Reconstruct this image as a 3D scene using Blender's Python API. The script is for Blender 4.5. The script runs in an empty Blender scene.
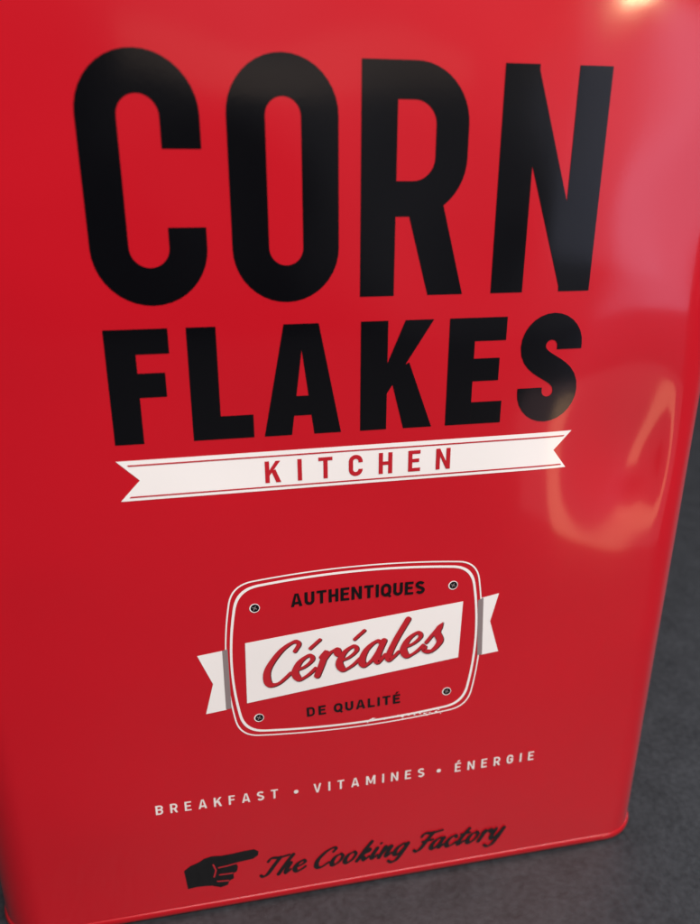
import bpy, bmesh, math, random
from mathutils import Vector, Matrix
from mathutils.geometry import tessellate_polygon
random.seed(4)
SC = bpy.context.scene
COL = SC.collection
S = 0.75 / 1000.0            # artwork millimetres -> metres
BOT = 188.0                  # artwork height of the tin's foot
# ---------- camera geometry (axes of the tin seen in camera space) ----------
F = 759.0
XC = Vector((.9801, -.0680, .1863)).normalized()
UC = Vector((.0033, -.9336, -.3584)); UC = (UC - UC.dot(XC) * XC).normalized()
YC = UC.cross(XC)
P0 = 250.0 * Vector((-6 / F, 4 / F, 1))
CAMART = Vector((-P0.dot(XC), -P0.dot(YC), -P0.dot(UC)))
def A(x, y):
    """place on the printed front face (mm) for a measurement on the photo"""
    r = Vector(((x - 350) / F, (y - 462) / F, 1))
    P = r * (P0.dot(YC) / r.dot(YC)) - P0
    return (P.dot(XC), P.dot(UC))
# shallow dent in the sheet metal at the right of the front
DC = A(634, 446)
def dent(x, b):
    u = (x - DC[0]) / 20.0; v = (b - DC[1]) / 26.0
    w = u * .95 + v * .30; z = v * .95 - u * .30
    return 3.1 * math.exp(-(w * w + z * z)) - .35 * math.exp(-((x - DC[0] - 6) / 20) ** 2 - ((b - DC[1] - 52) / 26) ** 2) - .42 * math.exp(-((x - DC[0] + 1) / 10) ** 2 - ((b - DC[1] - 8) / 15) ** 2) - .38 * math.exp(-((x - DC[0] - 22) / 8) ** 2 - ((b - DC[1] + 18) / 19) ** 2)
def W(a, b, off=0.0):
    return Vector((a * S, dent(a, b) * S - off, (b + BOT) * S))
CAM = Vector((CAMART.x * S, CAMART.y * S, (CAMART.z + BOT) * S))
DEPTH = 170 * S
BASE = Vector((2 * S, DEPTH / 2, 0))

# ---------- materials ----------
def nt(name):
    m = bpy.data.materials.new(name); m.use_nodes = True
    return m, m.node_tree.nodes, m.node_tree.links, m.node_tree.nodes['Principled BSDF']
def enamel(name, col, rough=0.36, coat=1.0, var=0.06, spec=.2):
    m, n, l, p = nt(name)
    tc = n.new('ShaderNodeTexCoord')
    no = n.new('ShaderNodeTexNoise'); no.inputs['Scale'].default_value = 14; no.inputs['Detail'].default_value = 3
    l.new(tc.outputs['Object'], no.inputs['Vector'])
    mx = n.new('ShaderNodeMix'); mx.data_type = 'RGBA'
    mx.inputs[6].default_value = (*[c * (1 - var) for c in col], 1)
    mx.inputs[7].default_value = (*[min(1, c * (1 + var)) for c in col], 1)
    l.new(no.outputs['Fac'], mx.inputs[0]); l.new(mx.outputs[2], p.inputs['Base Color'])
    p.inputs['Roughness'].default_value = rough
    p.inputs['Specular IOR Level'].default_value = spec
    p.inputs['Coat Weight'].default_value = coat
    # handling smudges: the gloss varies a little
    sm = n.new('ShaderNodeTexNoise'); sm.inputs['Scale'].default_value = 30; sm.inputs['Detail'].default_value = 6
    l.new(tc.outputs['Object'], sm.inputs['Vector'])
    mr = n.new('ShaderNodeMapRange'); mr.inputs[1].default_value = .35; mr.inputs[2].default_value = .7; mr.inputs[3].default_value = .075; mr.inputs[4].default_value = .115
    l.new(sm.outputs['Fac'], mr.inputs[0]); l.new(mr.outputs[0], p.inputs['Coat Roughness'])
    # gentle waviness of thin sheet metal plus fine orange peel
    w = n.new('ShaderNodeTexNoise'); w.inputs['Scale'].default_value = 20; w.inputs['Detail'].default_value = 1
    l.new(tc.outputs['Object'], w.inputs['Vector'])
    b1 = n.new('ShaderNodeBump'); b1.inputs['Strength'].default_value = 1; b1.inputs['Distance'].default_value = 0.0012
    l.new(w.outputs['Fac'], b1.inputs['Height'])
    f = n.new('ShaderNodeTexNoise'); f.inputs['Scale'].default_value = 900
    l.new(tc.outputs['Object'], f.inputs['Vector'])
    b2 = n.new('ShaderNodeBump'); b2.inputs['Strength'].default_value = 1; b2.inputs['Distance'].default_value = 0.000003
    l.new(f.outputs['Fac'], b2.inputs['Height']); l.new(b1.outputs['Normal'], b2.inputs['Normal'])
    l.new(b2.outputs['Normal'], p.inputs['Normal']); l.new(b2.outputs['Normal'], p.inputs['Coat Normal'])
    return m
RED = enamel('red_enamel', (.53, .0050, .0145))
RIM = enamel('red_enamel_shaded', (.40, .005, .011), coat=.5)  # same red paint as the body, darkened in colour for shade on the rims
INK = enamel('black_ink', (.002, .002, .003), spec=.05)
WHITE = enamel('white_ink', (.92, .88, .86))
CREAM = enamel('cream_ink', (.88, .80, .77))
GREY = enamel('grey_ink', (.26, .21, .21))
DRED = enamel('dark_red_ink', (.07, .010, .012))
SRED = enamel('red_ink', (.50, .012, .022))

# ---------- mesh helpers: a piece = (verts2d, faces, offset increment) ----------
def build(name, pieces, mat, parent, off, label=None, step=3e-6):
    vs, fs, offs = [], [], []
    for k, pc in enumerate(pieces):
        pts, faces = pc[0], pc[1]
        inc = pc[2] if len(pc) > 2 else 0.0
        base = len(vs)
        for i, p in enumerate(pts):
            vs.append((p[0], p[1], off + k * step + (i // 2) * inc))
        for f in faces:
            q = [pts[i] for i in f]
            ar = sum(q[i][0] * q[(i + 1) % len(q)][1] - q[(i + 1) % len(q)][0] * q[i][1] for i in range(len(q)))
            if abs(ar) < 1e-9: continue
            f = list(f) if ar > 0 else list(f)[::-1]      # faces look towards -Y
            fs.append([base + i for i in f])
    me = bpy.data.meshes.new(name); me.from_pydata(vs, [], fs)
    if any(v[0] > 35 and -75 < v[1] < 125 for v in vs):
        # finer mesh where the print runs over the dent
        bm = bmesh.new(); bm.from_mesh(me)
        for _ in range(7):
            es = [e for e in bm.edges if e.calc_length() > 4.0 and max(e.verts[0].co.x, e.verts[1].co.x) > 32 and max(e.verts[0].co.y, e.verts[1].co.y) > -75]
            if not es: break
            bmesh.ops.subdivide_edges(bm, edges=es, cuts=1)
            bmesh.ops.triangulate(bm, faces=[f for f in bm.faces if len(f.verts) > 3])
        bm.to_mesh(me); bm.free()
    for v in me.vertices:
        v.co = W(v.co.x, v.co.y, v.co.z) - BASE
    for p in me.polygons: p.use_smooth = True
    me.materials.append(mat); me.update()
    o = bpy.data.objects.new(name, me); COL.objects.link(o); o.parent = parent
    if label: o['label'] = label
    return o
def poly(pts, holes=()):
    loops = [[Vector((p[0], p[1], 0)) for p in pts]] + [[Vector((p[0], p[1], 0)) for p in h] for h in holes]
    tris = tessellate_polygon(loops)
    flat = [(v.x, v.y) for lp in loops for v in lp]
    return (flat, [tuple(t) for t in tris])
def disc(c, r, n=20):
    return ([(c[0] + r * math.cos(i * 2 * math.pi / n), c[1] + r * math.sin(i * 2 * math.pi / n)) for i in range(n)], [tuple(range(n))])
def stroke(pts, hw, closed=False, inc=0.0):
    if not hasattr(hw, '__len__'):
        q = [pts[0]]
        for p in pts[1:]:
            if math.hypot(p[0] - q[-1][0], p[1] - q[-1][1]) > 1e-3: q.append(p)
        if closed and math.hypot(q[0][0] - q[-1][0], q[0][1] - q[-1][1]) < 1e-3: q.pop()
        pts = q
    n = len(pts)
    if not hasattr(hw, '__len__'): hw = [hw] * n
    vs = []
    for i in range(n):
        a = pts[(i - 1) % n] if (closed or i > 0) else None
        c = pts[(i + 1) % n] if (closed or i < n - 1) else None
        b = pts[i]
        d1 = (Vector(b) - Vector(a)).normalized() if a else None
        d2 = (Vector(c) - Vector(b)).normalized() if c else None
        if d1 is None: d1 = d2
        if d2 is None: d2 = d1
        t = (d1 + d2)
        t = t.normalized() if t.length > 1e-6 else d1
        nn = Vector((-t.y, t.x)); n1 = Vector((-d1.y, d1.x))
        k = 1 / max(.45, nn.dot(n1))
        vs.append((b[0] + nn.x * hw[i] * k, b[1] + nn.y * hw[i] * k))
        vs.append((b[0] - nn.x * hw[i] * k, b[1] - nn.y * hw[i] * k))
    fs = []
    for i in range(n if closed else n - 1):
        j = (i + 1) % n
        fs.append((2 * i, 2 * i + 1, 2 * j + 1, 2 * j))
    return (vs, fs, inc)
def arc(cx, cy, rx, ry, a0, a1, n=10):
    return [(cx + rx * math.cos(math.radians(a0 + (a1 - a0) * i / n)), cy + ry * math.sin(math.radians(a0 + (a1 - a0) * i / n))) for i in range(n + 1)]
def bez(p0, p1, p2, p3, n=10):
    out = []
    for i in range(1, n):
        t = i / n; u = 1 - t
        out.append(tuple(u**3 * p0[k] + 3 * u * u * t * p1[k] + 3 * u * t * t * p2[k] + t**3 * p3[k] for k in (0, 1)))
    return out
# ---------- condensed sans capitals: glyph(ch, w, H, t) -> pieces in a w x H box ----------
def glyph(ch, w, H, t, big=False):
    h = t / 2; tv = t * .86; v = tv / 2
    P = []; st = lambda pts, hw=h, c=False: P.append(stroke(pts, hw, c))
    rr = min(w / 2 - h, H / 2 - h)
    if ch in 'HNM':
        st([(h, 0), (h, H)]); st([(w - h, 0), (w - h, H)])
        if ch == 'H': st([(t, H / 2), (w - t, H / 2)], v)
        if ch == 'N': P.append(poly([(t * .95, H), (t * .12, H), (w - t * .95, 0), (w - t * .12, 0)]))
        if ch == 'M':
            P.append(poly([(t * .3, H), (t * 1.15, H), (w / 2 + t * .35, H * .12), (w / 2 - t * .35, H * .12)]))
            P.append(poly([(w - t * .3, H), (w - t * 1.15, H), (w / 2 - t * .35, H * .12), (w / 2 + t * .35, H * .12)]))
    elif ch == 'I': st([(w / 2, 0), (w / 2, H)])
    elif ch == 'T': st([(w / 2, 0), (w / 2, H - tv)]); st([(0, H - v), (w, H - v)], v)
    elif ch == 'L': st([(h, 0), (h, H)]); st([(t, v), (w, v)], v)
    elif ch in 'EÉF':
        st([(h, 0), (h, H)]); st([(t, H - v), (w, H - v)], v); st([(t, H * .52), (w * .91, H * .52)], v)
        if ch != 'F': st([(t, v), (w, v)], v)
        if ch == 'É': P.append(poly([(w * .3, H * 1.08), (w * .55, H * 1.08), (w * .9, H * 1.3), (w * .5, H * 1.3)]))
    elif ch == 'C':
        st([(w - h, H * .635)] + arc(w / 2, H - h - rr, rr, rr, 0, 180, 20) + arc(w / 2, h + rr, rr, rr, 180, 360, 20) + [(w - h, H * .325)])
    elif ch in 'OQ':
        st(arc(w / 2, H - h - rr, rr, rr, 0, 180, 20) + arc(w / 2, h + rr, rr, rr, 180, 360, 20), h, True)
        if ch == 'Q': st([(w * .55, H * .28), (w * .95, -H * .06)], h * .8)
    elif ch == 'G':
        st([(w - h, H * .66)] + arc(w / 2, H - h - rr, rr, rr, 0, 180, 12) + arc(w / 2, h + rr, rr, rr, 180, 360, 12) + [(w - h, H * .5), (w * .5, H * .5)])
    elif ch == 'U': st([(h, H)] + arc(w / 2, h + rr, rr, rr, 180, 360, 12) + [(w - h, H)])
    elif ch == 'D':
        r = (w - 2 * t) * .5 + h
        st([(h, 0), (h, H)]); st([(t, H - v)] + arc(w - h - r, H - v - r, r, r, 90, 0, 8) + arc(w - h - r, v + r, r, r, 0, -90, 8) + [(t, v)], v)
    elif ch in 'RB':
        st([(h, 0), (h, H)])
        e = h * .93
        y0 = H * .435 if ch == 'R' else H * .53
        x2 = w - h
        r = min((H - e - y0) / 2, (w - 2 * t) * .55 + h, x2 - t * 1.02)
        st([(t, H - e)] + arc(x2 - r, H - e - r, r, r, 90, 0, 12) + arc(x2 - r, y0 + r, r, r, 0, -90, 12) + [(t, y0)], e)
        if ch == 'B':
            r = min((y0 - e) / 2, (w - 2 * t) * .55 + h, x2 - t * 1.02)
            st([(t, y0)] + arc(x2 - r, y0 - r, r, r, 90, 0, 10) + arc(x2 - r, e + r, r, r, 0, -90, 10) + [(t, e)], e)
        else:
            P.append(poly([(w * .44, y0 - e * .6), (w * .44 + t * .98, y0 + e * .1), (w + t * .02, 0), (w - t * 1.04, 0)]))
    elif ch == 'A':
        P.append(poly([(0, 0), (t * 1.0, 0), (w / 2 + t * .12, H), (w / 2 - t * .62, H)]))
        P.append(poly([(w, 0), (w - t * 1.0, 0), (w / 2 - t * .12, H), (w / 2 + t * .62, H)]))
        P.append(poly([(w * .26, H * .18), (w * .74, H * .18), (w * .66, H * .36), (w * .34, H * .36)]))
    elif ch == 'V':
        P.append(poly([(0, H), (t * 1.0, H), (w / 2 + t * .3, 0), (w / 2 - t * .5, 0)]))
        P.append(poly([(w, H), (w - t * 1.0, H), (w / 2 - t * .3, 0), (w / 2 + t * .5, 0)]))
    elif ch == 'K':
        st([(h, 0), (h, H)])
        P.append(poly([(t * .9, H * .30), (t * .9, H * .56), (w - t * 1.12, H), (w - t * .05, H)]))
        P.append(poly([(w * .40, H * .52), (w * .66, H * .62), (w, 0), (w - t * 1.1, 0)]))
    elif ch == 'S':
        a0 = w - h; r2 = min(rr, (H - t) / 4 * .98)
        st(([(a0, H * .675)] if big else []) + arc(w / 2, H - h - r2, rr, r2, 0 if big else 25, 180, 14) +
           bez((h, H - h - r2), (h, H * .50), (a0, H * .52), (a0, h + r2), 12) +
           arc(w / 2, h + r2, rr, r2, 0, -180 if big else -155, 14) + ([(h, H * .325)] if big else []), h)
    return P
RATIO = {'I': .22, 'M': .68, 'N': .54, 'L': .44, 'E': .45, 'É': .45, 'F': .43, 'A': .58, 'V': .56, 'K': .55, 'Q': .54}
def sans(text, pl, pr, H, t, wk=1.0, arch=0.0):
    """pl, pr: ends of the baseline on the face (mm)"""
    ws = [(t if c == 'I' else RATIO.get(c, .5) * H * wk) for c in text]
    L = math.hypot(pr[0] - pl[0], pr[1] - pl[1]); ang = math.atan2(pr[1] - pl[1], pr[0] - pl[0])
    gap = (L - sum(ws)) / (len(text) - 1)
    out = []; x = 0
    for c, w in zip(text, ws):
        for pc in glyph(c, w, H, t):
            q = []
            for (u, v) in pc[0]:
                X = x + u; k = (X - L / 2) / (L / 2); Y = v + arch * (1 - k * k)
                q.append((pl[0] + X * math.cos(ang) - Y * math.sin(ang), pl[1] + X * math.sin(ang) + Y * math.cos(ang)))
            out.append((q, pc[1]))
        x += w + gap
    return out
def place(pcs, x, y):
    return [([(p[0] + x, p[1] + y) for p in pc[0]], pc[1]) for pc in pcs]
# ---------- brush script ----------
E_ = [(.02, .46), (.36, .52), (.58, .78), (.42, 1.0), (.15, .78), (.08, .36), (.3, .02), (.56, .12), (.76, .36)]
BOWL = [(.62, .86), (.42, 1.0), (.14, .72), (.08, .25), (.26, .0), (.50, .30), (.68, .97)]
TAIL = [(.70, 1.0), (.60, .1), (.46, -.52), (.18, -.66), (-.06, -.48)]
ASC = [(.46, 1.72), (.28, 1.0), (.1, 0)]
SG = {
 'e': ([E_], .74), 'é': ([E_, [(.40, 1.30), (.66, 1.60)]], .74),
 'r': ([[(.06, .80), (.18, .98), (.16, .5), (.10, .0)], [(.15, .5), (.34, .90), (.54, 1.0), (.62, .82)]], .64),
 'a': ([BOWL, [(.68, .95), (.60, .3), (.70, .02), (.86, .3)]], .86),
 'l': ([[(.42, 1.70), (.20, .9), (.10, .25), (.20, .02), (.42, .3)]], .44),
 's': ([[(.06, .46), (.38, 1.06), (.36, .80), (.56, .38), (.36, .02), (.08, .10), (.06, .26)]], .66),
 'C': ([[(.86, 1.32), (.94, 1.60), (.74, 1.74), (.36, 1.44), (.08, .74), (.22, .12), (.56, .02), (.90, .38)]], .92),
 'T': ([[(.06, 1.36), (.18, 1.66), (.70, 1.62), (1.25, 1.74)], [(.74, 1.64), (.56, .9), (.42, .2), (.2, .0), (.02, .14)]], .92),
 'F': ([[(.06, 1.36), (.18, 1.66), (.70, 1.62), (1.3, 1.74)], [(.74, 1.64), (.56, .9), (.42, .2), (.2, .0), (.02, .14)], [(.30, .86), (.95, .94)]], .92),
 'h': ([ASC, [(.14, .3), (.36, .90), (.54, .92), (.50, .42), (.56, .03), (.76, .3)]], .80),
 'k': ([ASC, [(.16, .42), (.5, 1.0), (.58, .80), (.26, .5), (.44, .22), (.58, .02), (.78, .3)]], .80),
 'o': ([[(.45, 1.0), (.15, .8), (.08, .3), (.28, .0), (.56, .25), (.62, .75), (.44, 1.0)]], .72),
 'i': ([[(.16, .98), (.08, .3), (.20, .02), (.40, .3)], [(.25, 1.36), (.29, 1.42)]], .42),
 'n': ([[(.16, .98), (.06, .0)], [(.12, .3), (.36, .92), (.54, .90), (.48, .3), (.56, .02), (.76, .3)]], .80),
 'g': ([BOWL, TAIL], .82),
 'c': ([[(.58, .78), (.46, 1.0), (.18, .82), (.08, .38), (.26, .02), (.54, .10), (.74, .36)]], .70),
 't': ([[(.38, 1.45), (.20, .8), (.12, .2), (.24, .02), (.46, .3)], [(.0, .98), (.56, 1.06)]], .50),
 'y': ([[(.04, .80), (.16, .98), (.10, .4), (.24, .03), (.50, .4), (.70, 1.0)], TAIL], .80),
}
def crom(pts, n=7):
    q = [pts[0]] + list(pts) + [pts[-1]]; out = []
    for i in range(1, len(q) - 2):
        a, b, c, d = q[i - 1], q[i], q[i + 1], q[i + 2]
        for k in range(n):
            t = k / n
            out.append(tuple(.5 * (2 * b[j] + (c[j] - a[j]) * t + (2 * a[j] - 5 * b[j] + 4 * c[j] - d[j]) * t * t + (3 * b[j] - a[j] - 3 * c[j] + d[j]) * t ** 3) for j in (0, 1)))
    out.append(tuple(pts[-1])); return out
def script_text(text, pl, pr, xh, wt, slant=.32, dx=0, dy=0, space=.5, thin=.5, track=0.0):
    L = math.hypot(pr[0] - pl[0], pr[1] - pl[1]); ang = math.atan2(pr[1] - pl[1], pr[0] - pl[0])
    tot = sum(space if c == ' ' else SG[c][1] + track for c in text); kx = L / tot
    out = []; x = 0
    def tr(u, v):
        X = u * kx + v * xh * slant; Y = v * xh
        return (pl[0] + dx + X * math.cos(ang) - Y * math.sin(ang), pl[1] + dy + X * math.sin(ang) + Y * math.cos(ang))
    for c in text:
        if c == ' ': x += space; continue
        for stg in SG[c][0]:
            pts = [tr(x + u, v) for (u, v) in crom(stg)]
            hw = []
            for i in range(len(pts)):
                p, q = pts[max(0, i - 1)], pts[min(len(pts) - 1, i + 1)]
                d = Vector((q[0] - p[0], q[1] - p[1]))
                d = d.normalized() if d.length else Vector((1, 0))
                k = abs(d.x * .35 - d.y * .94)
                if d.y > .3: k *= .45
                hw.append(wt / 2 * (thin + (1 - thin) * k))
            for _ in range(2):
                hw = [(hw[max(0, i - 1)] + hw[i] + hw[min(len(hw) - 1, i + 1)]) / 3 for i in range(len(hw))]
            out.append(stroke(pts, hw, False, 1.2e-6))
            out.append(disc(pts[0], hw[0], 12)); out.append(disc(pts[-1], hw[-1], 12))
        x += SG[c][1] + track
    return out

# ================= the tin =================
tin = bpy.data.objects.new('cereal_tin', None); COL.objects.link(tin); tin.location = BASE
tin['label'] = 'glossy red metal cereal tin printed CORN FLAKES standing on the dark grey table'
tin['category'] = 'tin'
XL, XR, R_, TOP = -135.5, 137.0, 18.0, 166.0
D_ = 170.0
def profile(grow=0.0, fine=True):
    out = []
    xl, xr, y0, y1, r = XL - grow, XR + grow, -grow, D_ + grow, R_ + grow
    nf = 120 if fine else 30
    for i in range(nf): out.append((xl + r + (xr - xl - 2 * r) * i / nf, y0, 0, -1))
    def cor(cx, cy, a0):
        for i in range(16):
            a = math.radians(a0 + 90 * i / 16); out.append((cx + r * math.cos(a), cy + r * math.sin(a), math.cos(a), math.sin(a)))
    cor(xr - r, y0 + r, -90)
    for i in range(16): out.append((xr, y0 + r + (y1 - y0 - 2 * r) * i / 16, 1, 0))
    cor(xr - r, y1 - r, 0)
    for i in range(16): out.append((xr - r - (xr - xl - 2 * r) * i / 16, y1, 0, 1))
    cor(xl + r, y1 - r, 90)
    for i in range(16): out.append((xl, y1 - r - (y1 - y0 - 2 * r) * i / 16, -1, 0))
    cor(xl + r, y0 + r, 180)
    return out
pf = profile()
zs = [2.0] + [4 + (TOP + BOT - 8) * i / 140 for i in range(141)] + [TOP + BOT - 2]
vs = []; fs = []; n = len(pf)
for zi, z in enumerate(zs):
    for (x, y, nx, ny) in pf:
        d = dent(x, z - BOT) * max(0, -ny) ** 2
        vs.append(Vector((x * S, (y + d) * S, z * S)) - BASE)
for k in range(len(zs) - 1):
    for i in range(n):
        j = (i + 1) % n; fs.append((k * n + i, k * n + j, (k + 1) * n + j, (k + 1) * n + i))
fs.append(tuple(range(n))[::-1])
me = bpy.data.meshes.new('body'); me.from_pydata(vs, [], fs); me.materials.append(RED); me.update()
for p in me.polygons: p.use_smooth = len(p.vertices) == 4
o = bpy.data.objects.new('body', me); COL.objects.link(o); o.parent = tin
def bead(name, zc, rad, grow, flat=1.0):
    pr = profile(grow, False); m = len(pr); vs = []; fs = []; K = 12
    for k in range(K):
        a = 2 * math.pi * k / K
        for (x, y, nx, ny) in pr:
            vs.append(Vector(((x + nx * rad * math.cos(a)) * S, (y + ny * rad * math.cos(a)) * S, (zc + rad * flat * math.sin(a)) * S)) - BASE)
    for k in range(K):
        for i in range(m):
            j = (i + 1) % m; k2 = (k + 1) % K
            fs.append((k * m + i, k * m + j, k2 * m + j, k2 * m + i))
    me = bpy.data.meshes.new(name); me.from_pydata(vs, [], fs); me.materials.append(RIM); me.update()
    for p in me.polygons: p.use_smooth = True
    o = bpy.data.objects.new(name, me); COL.objects.link(o); o.parent = tin
    return o
bead('bottom_rim', 1.75, .95, -.15, flat=1.8)
bead('top_rim', TOP + BOT - 2, 1.6, .3, flat=1.3)
pr = profile(-1.0, False)
me = bpy.data.meshes.new('lid'); vs = [Vector((p[0] * S, p[1] * S, (TOP + BOT - 3) * S)) - BASE for p in pr]
vs += [Vector((((p[0] - 2) * .9 + 2) * S, ((p[1] - 85) * .86 + 85) * S, (TOP + BOT + 3) * S)) - BASE for p in pr]; m = len(pr)
me.from_pydata(vs, [], [(i, (i + 1) % m, m + (i + 1) % m, m + i) for i in range(m)] + [tuple(range(m, 2 * m))])
me.materials.append(RED); me.update()
o = bpy.data.objects.new('lid', me); COL.objects.link(o); o.parent = tin

L1, L2, L3, L4 = .00008, .00014, .00020, .00025
# CORN
H = 64.6; B0 = 55.0; T = 10.6
pcs = []
for ch, x, w in (('C', -72.3, 32.4), ('O', -32.8, 31.2), ('R', 4.9, 32.4), ('N', 46.9, 33.5)):
    ov = .9 if ch in 'CO' else 0
    pcs += place(glyph(ch, w, H + 2 * ov, T, True), x, B0 - ov)
build('title_lettering', pcs, INK, tin, L1, 'tall black CORN lettering')
# FLAKES
H = 35.4; B0 = 12.0; T = 8.7
pcs = []
for ch, x, w in (('F', -71.4, 18.4), ('L', -47.7, 18.8), ('A', -25.6, 24.6), ('K', 5.3, 24.0), ('E', 34.1, 19.3), ('S', 58.8, 21.4)):
    ov = .7 if ch == 'S' else 0
    pcs += place(glyph(ch, w, H + 2 * ov, T, True), x, B0 - ov)
build('title_lettering', pcs, INK, tin, L1, 'shorter black FLAKES lettering')
# ribbon
rb = build('ribbon', [poly([(-71.8, 6.7), (80.4, 7.2), (74.2, .4), (79.6, -6.4), (-71.6, -6.8), (-65.2, 0)])], WHITE, tin, L1, 'white swallow-tailed ribbon')
build('stripe', [poly([(-68.6, 5.3), (77.9, 5.7), (77.4, 5.2), (-68.2, 4.8)])], SRED, rb, L2)
build('stripe', [poly([(-68.4, -5.3), (77.4, -4.9), (77.8, -5.4), (-68.9, -5.8)])], SRED, rb, L2)
build('lettering', sans('KITCHEN', (-26.0, -4.0), (36.6, -3.5), 7.5, 1.45, 1.25), SRED, rb, L2, 'red KITCHEN lettering')
# badge: bulging screen shape with tight corners
BC = (5.0, -72.3)
def screen(hw, hh, sx=3.6, sy=2.9, r=7.0):
    cx, cy = hw - sx, hh - sy
    corners = [(cx, cy), (-cx, cy), (-cx, -cy), (cx, -cy)]
    def side(i, t):                 # bowed edge from corner i to i+1
        a, b = corners[i], corners[(i + 1) % 4]
        x = a[0] + (b[0] - a[0]) * t; y = a[1] + (b[1] - a[1]) * t; k = 4 * t * (1 - t)
        if i == 0: y += sy * k
        if i == 1: x -= sx * k
        if i == 2: y -= sy * k
        if i == 3: x += sx * k
        return (x, y)
    out = []
    for i in range(4):
        ln = 2 * cx if i % 2 == 0 else 2 * cy
        t0 = r / ln; ln2 = 2 * cy if i % 2 == 0 else 2 * cx
        for k in range(25): out.append(side(i, t0 + (1 - 2 * t0) * k / 24))
        p, c, q = side(i, 1 - t0), corners[(i + 1) % 4], side((i + 1) % 4, r / ln2)
        for k in range(1, 9):
            t = k / 9; out.append(tuple((1 - t) ** 2 * p[j] + 2 * t * (1 - t) * c[j] + t * t * q[j] for j in (0, 1)))
    return [(x + BC[0], y + BC[1]) for x, y in out]
def ring(hw, hh, t):
    a, b = screen(hw, hh), screen(hw - t, hh - t, r=6.6); N = len(a); v = []
    for p, q in zip(a, b): v += [p, q]
    return (v, [(2 * i, 2 * i + 1, 2 * ((i + 1) % N) + 1, 2 * ((i + 1) % N)) for i in range(N)])
badge = build('badge', [ring(47.6, 34.8, .5), ring(45.9, 33.1, .85)], WHITE, tin, L1, 'barrel-shaped badge outlined in two white lines')
P = lambda *pts: [A(*p) for p in pts]
build('banner_tail', [poly(P((197, 656), (223, 650.5), (227, 709.5), (206, 714), (213, 684)))], WHITE, badge, L1)
build('banner_tail', [poly(P((482, 597.5), (499, 593), (490, 621), (498, 651), (481, 654.5)))], WHITE, badge, L1)
build('banner_fold', [poly(P((222, 650.6), (227.5, 649), (231.5, 708), (226, 709.4)))], GREY, badge, L1 + 2e-5)
build('banner_fold', [poly(P((478, 600), (483.5, 597.5), (481.8, 654), (477, 655)))], GREY, badge, L1 + 2e-5)
build('banner', [poly(P((245, 643), (463, 601), (458, 657), (247, 703)))], WHITE, badge, L2, 'tilted white banner')
build('lettering', sans('AUTHENTIQUES', A(291, 607), A(424.5, 593), 5.2, 1.1, 1.34, .5), INK, badge, L2, 'black AUTHENTIQUES lettering')
build('lettering', sans('DE', A(307, 716.5), A(326, 713.6), 4.1, .92, 1.5) + sans('QUALITÉ', A(334, 712.4), A(400, 702.3), 4.1, .92, 1.5), INK, badge, L2, 'black DE QUALITÉ lettering')
cl, cr = A(261, 687), A(441, 648)
build('script_shadow', script_text('Céréales', cl, cr, 9.4, 2.85, .36, .35, -.35, thin=.34, track=.05), DRED, badge, L3, 'dark shadow of the red script')
build('script_lettering', script_text('Céréales', cl, cr, 9.4, 2.75, .36, thin=.34, track=.05), SRED, badge, L4, 'red script reading Céréales')
for q in ((254.5, 608), (453, 585), (259, 717.5), (446.5, 691)):
    c = A(*q)
    build('screw', [disc(c, 1.8)], WHITE, badge, L1 + 4e-5)
    build('screw_head', [disc((c[0] + .1, c[1]), 1.5)], INK, badge, L2)
    build('screw_slot', [stroke([(c[0] - .8, c[1] + .4), (c[0] + .8, c[1] - .4)], .14), stroke([(c[0] - .4, c[1] - .8), (c[0] + .4, c[1] + .8)], .14)], GREY, badge, L2 + 3e-5)
# worn flecks along the badge's lower line
fl = []
for i in range(30):
    x = random.uniform(366, 444)
    y = 720.5 - (x - 366) * .115 + random.gauss(0, 1.0)
    c = A(x, y); r = random.uniform(.2, .55)
    fl.append(poly([(c[0] + r * random.uniform(.6, 1.6) * math.cos(a), c[1] + r * .6 * random.uniform(.6, 1.3) * math.sin(a)) for a in [k * math.pi / 3.5 for k in range(7)]]))
build('worn_flecks', fl, WHITE, badge, L1 + 2e-5)
# slogan
SK = dict(H=4.4, t=.74, wk=1.24)
sl = sans('BREAKFAST', A(156, 815), A(278, 797.5), **SK) + sans('VITAMINES', A(313.5, 792.5), A(424, 776), **SK) + sans('ÉNERGIE', A(454.5, 771.5), A(533, 759), **SK)
sl += [disc(A(296, 791), .9), disc(A(438.5, 770), .9)]
build('slogan_lettering', sl, CREAM, tin, L1, 'off-white letter-spaced slogan line')
# pointing hand
hd = build('pointing_hand', [poly(P((184, 871), (190, 866), (199, 862), (204, 858.5), (212, 856), (221, 855.5), (232, 853.5), (245, 850.5), (254, 849), (258.5, 851), (258, 855), (253, 858.5), (242, 861), (236, 862.5), (238, 866.5), (237, 871), (233.5, 873), (234, 878), (229.5, 880.5), (228, 884.5), (221, 887), (212, 885.5), (204, 886), (196, 887), (188, 889)))], INK, tin, L1, 'black pointing hand symbol')
build('finger_line', [stroke(P(*q), .3) for q in (((218, 867.5), (227, 865.5), (236, 863)), ((219, 874.5), (227, 873.5), (233, 872.5)), ((217, 881), (224, 880.5), (229, 880)), ((213, 864), (216, 870), (214, 877)))], SRED, hd, L2)
build('maker_lettering', script_text('The Cooking Factory', A(260, 877), A(501, 836.5), 5.5, 2.2, .42, thin=.36, track=.12, space=.45), INK, tin, L1, 'black script line beside the pointing hand')

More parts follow.
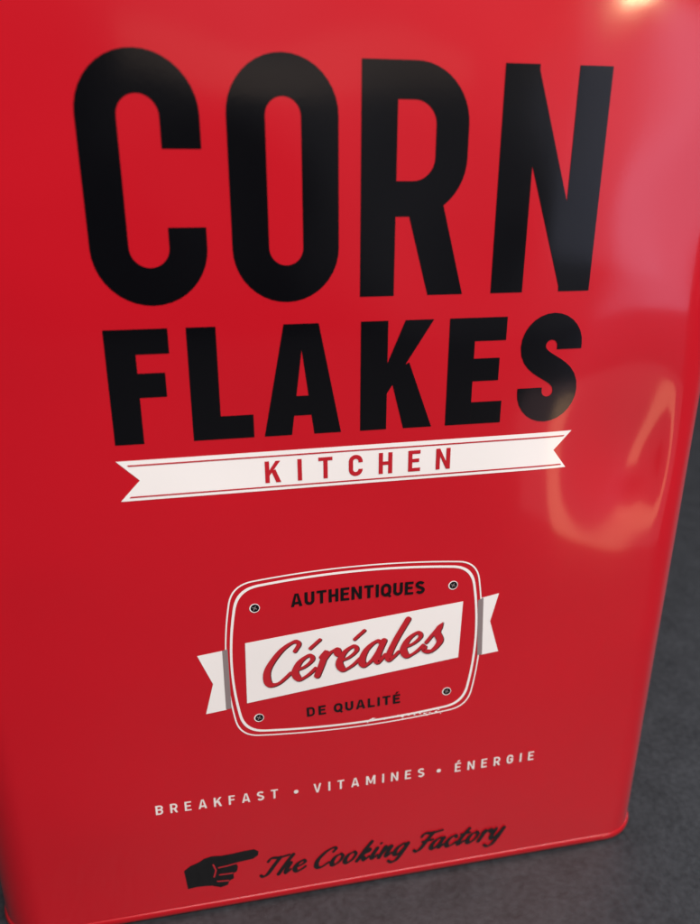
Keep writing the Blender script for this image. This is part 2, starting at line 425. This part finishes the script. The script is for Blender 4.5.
# ================= table =================
m, nn, l, p = nt('dark_stone_laminate')
tc = nn.new('ShaderNodeTexCoord')
a = nn.new('ShaderNodeTexNoise'); a.inputs['Scale'].default_value = 65; a.inputs['Detail'].default_value = 9; a.inputs['Roughness'].default_value = .7
b = nn.new('ShaderNodeTexNoise'); b.inputs['Scale'].default_value = 480; b.inputs['Detail'].default_value = 4
for q in (a, b): l.new(tc.outputs['Object'], q.inputs['Vector'])
ad = nn.new('ShaderNodeMath'); ad.operation = 'ADD'; l.new(a.outputs['Fac'], ad.inputs[0]); l.new(b.outputs['Fac'], ad.inputs[1])
hf = nn.new('ShaderNodeMath'); hf.operation = 'MULTIPLY'; hf.inputs[1].default_value = .5; l.new(ad.outputs[0], hf.inputs[0])
cr_ = nn.new('ShaderNodeValToRGB'); cr_.color_ramp.elements[0].position = .36; cr_.color_ramp.elements[0].color = (.013, .0138, .0160, 1)
cr_.color_ramp.elements[1].position = .66; cr_.color_ramp.elements[1].color = (.036, .0385, .0440, 1)
l.new(hf.outputs[0], cr_.inputs[0]); l.new(cr_.outputs[0], p.inputs['Base Color'])
p.inputs['Roughness'].default_value = .45
bp = nn.new('ShaderNodeBump'); bp.inputs['Distance'].default_value = .0003; bp.inputs['Strength'].default_value = .5
l.new(ad.outputs[0], bp.inputs['Height']); l.new(bp.outputs['Normal'], p.inputs['Normal'])
me = bpy.data.meshes.new('table_surface'); bm = bmesh.new()
bmesh.ops.create_cube(bm, size=1, matrix=Matrix.Translation((.25, .15, -.0155)) @ Matrix.Diagonal((2.4, 2.0, .03, 1)))
bmesh.ops.bevel(bm, geom=bm.edges[:], offset=.004, segments=3, affect='EDGES')
bm.to_mesh(me); bm.free(); me.materials.append(m)
o = bpy.data.objects.new('table_surface', me); COL.objects.link(o); o['kind'] = 'structure'
o['label'] = 'dark grey mottled table top under the red tin'; o['category'] = 'table'

# ================= camera =================
cd = bpy.data.cameras.new('camera'); cam = bpy.data.objects.new('camera', cd); COL.objects.link(cam)
right = Vector((XC[0], YC[0], UC[0])); down = Vector((XC[1], YC[1], UC[1])); fwd = Vector((XC[2], YC[2], UC[2]))
M = Matrix((right, -down, -fwd)).transposed().to_4x4(); M.translation = CAM
cam.matrix_world = M
cd.sensor_fit = 'VERTICAL'; cd.sensor_height = 36; cd.sensor_width = 36; cd.lens = F / 924 * 36
cd.clip_start = .005; cd.clip_end = 50
cd.dof.use_dof = True; cd.dof.focus_distance = 250 * S * 1.05; cd.dof.aperture_fstop = 11
SC.camera = cam

# ================= light =================
def mirror(x, y, dist, flat=False):
    f = A(x, y); P_ = W(f[0], f[1]); d = (P_ - CAM).normalized()
    e = .5
    gx = (dent(f[0] + e, f[1]) - dent(f[0] - e, f[1])) / (2 * e); gz = (dent(f[0], f[1] + e) - dent(f[0], f[1] - e)) / (2 * e)
    nrm = Vector((0, -1, 0)) if flat else Vector((gx, -1, gz)).normalized()
    d = d - 2 * d.dot(nrm) * nrm
    return P_, P_ + d * dist
def area(name, loc, target, sx, sy, power, col):
    ld = bpy.data.lights.new(name, 'AREA'); ld.shape = 'RECTANGLE'; ld.size = sx; ld.size_y = sy; ld.energy = power; ld.color = col
    o = bpy.data.objects.new(name, ld); COL.objects.link(o); o.location = loc
    o.rotation_euler = (Vector(target) - Vector(loc)).to_track_quat('-Z', 'Y').to_euler()
    return o
t, q = mirror(680, 185, 1.1, True)
area('window_light', q, t, .12, .46, .36, (.66, .68, 1.0))
t, q = mirror(622, 130, 1.15, True)
area('window_light', q, t, .16, .40, .12, (.70, .74, 1.0))
t, q = mirror(637, -4, .9, True)
area('warm_lamp', q, t, .032, .032, .26, (1.0, .76, .40))
t, q = mirror(290, 60, 1.2, True)
area('warm_sheen_fill', q, t, .55, .07, .06, (1.0, .72, .55))  # added strip lamp, no known source, for warm sheen across the letter tops
t, q = mirror(594, 515, .3)
area('dent_glow_fill', q, t, .13, .07, .014, (1.0, .56, .60))  # added broad pink lamp, no real flame, to brighten the dent's reflection
t, q = mirror(558, 490, .3)
area('dent_glow_fill', q, t, .022, .07, .013, (1.0, .60, .30))  # added narrow warm lamp for the orange streak near the ribbon tip
area('overhead_fill', (.26, -.58, .98), (0, 0, .19), .9, .6, 20, (1.0, .95, .92))  # added overhead fill, no known fixture, gives most of the diffuse light
area('side_window', (1.3, .5, .8), (.1, 0, .1), .8, .8, 4.5, (.82, .90, 1.0))
w = bpy.data.worlds.new('World'); SC.world = w; w.use_nodes = True
wn, wl = w.node_tree.nodes, w.node_tree.links
bg = wn['Background']; bg.inputs['Strength'].default_value = .15
tc = wn.new('ShaderNodeTexCoord'); no = wn.new('ShaderNodeTexNoise'); no.inputs['Scale'].default_value = 2.4; no.inputs['Detail'].default_value = 2
wl.new(tc.outputs['Generated'], no.inputs['Vector'])
cr2 = wn.new('ShaderNodeValToRGB'); cr2.color_ramp.elements[0].position = .42; cr2.color_ramp.elements[0].color = (.10, .10, .12, 1)
cr2.color_ramp.elements[1].position = .66; cr2.color_ramp.elements[1].color = (1.8, 1.8, 2.0, 1)
wl.new(no.outputs['Fac'], cr2.inputs[0]); wl.new(cr2.outputs[0], bg.inputs['Color'])
SC.view_settings.view_transform = 'Standard'; SC.view_settings.look = 'None'; SC.view_settings.exposure = 0
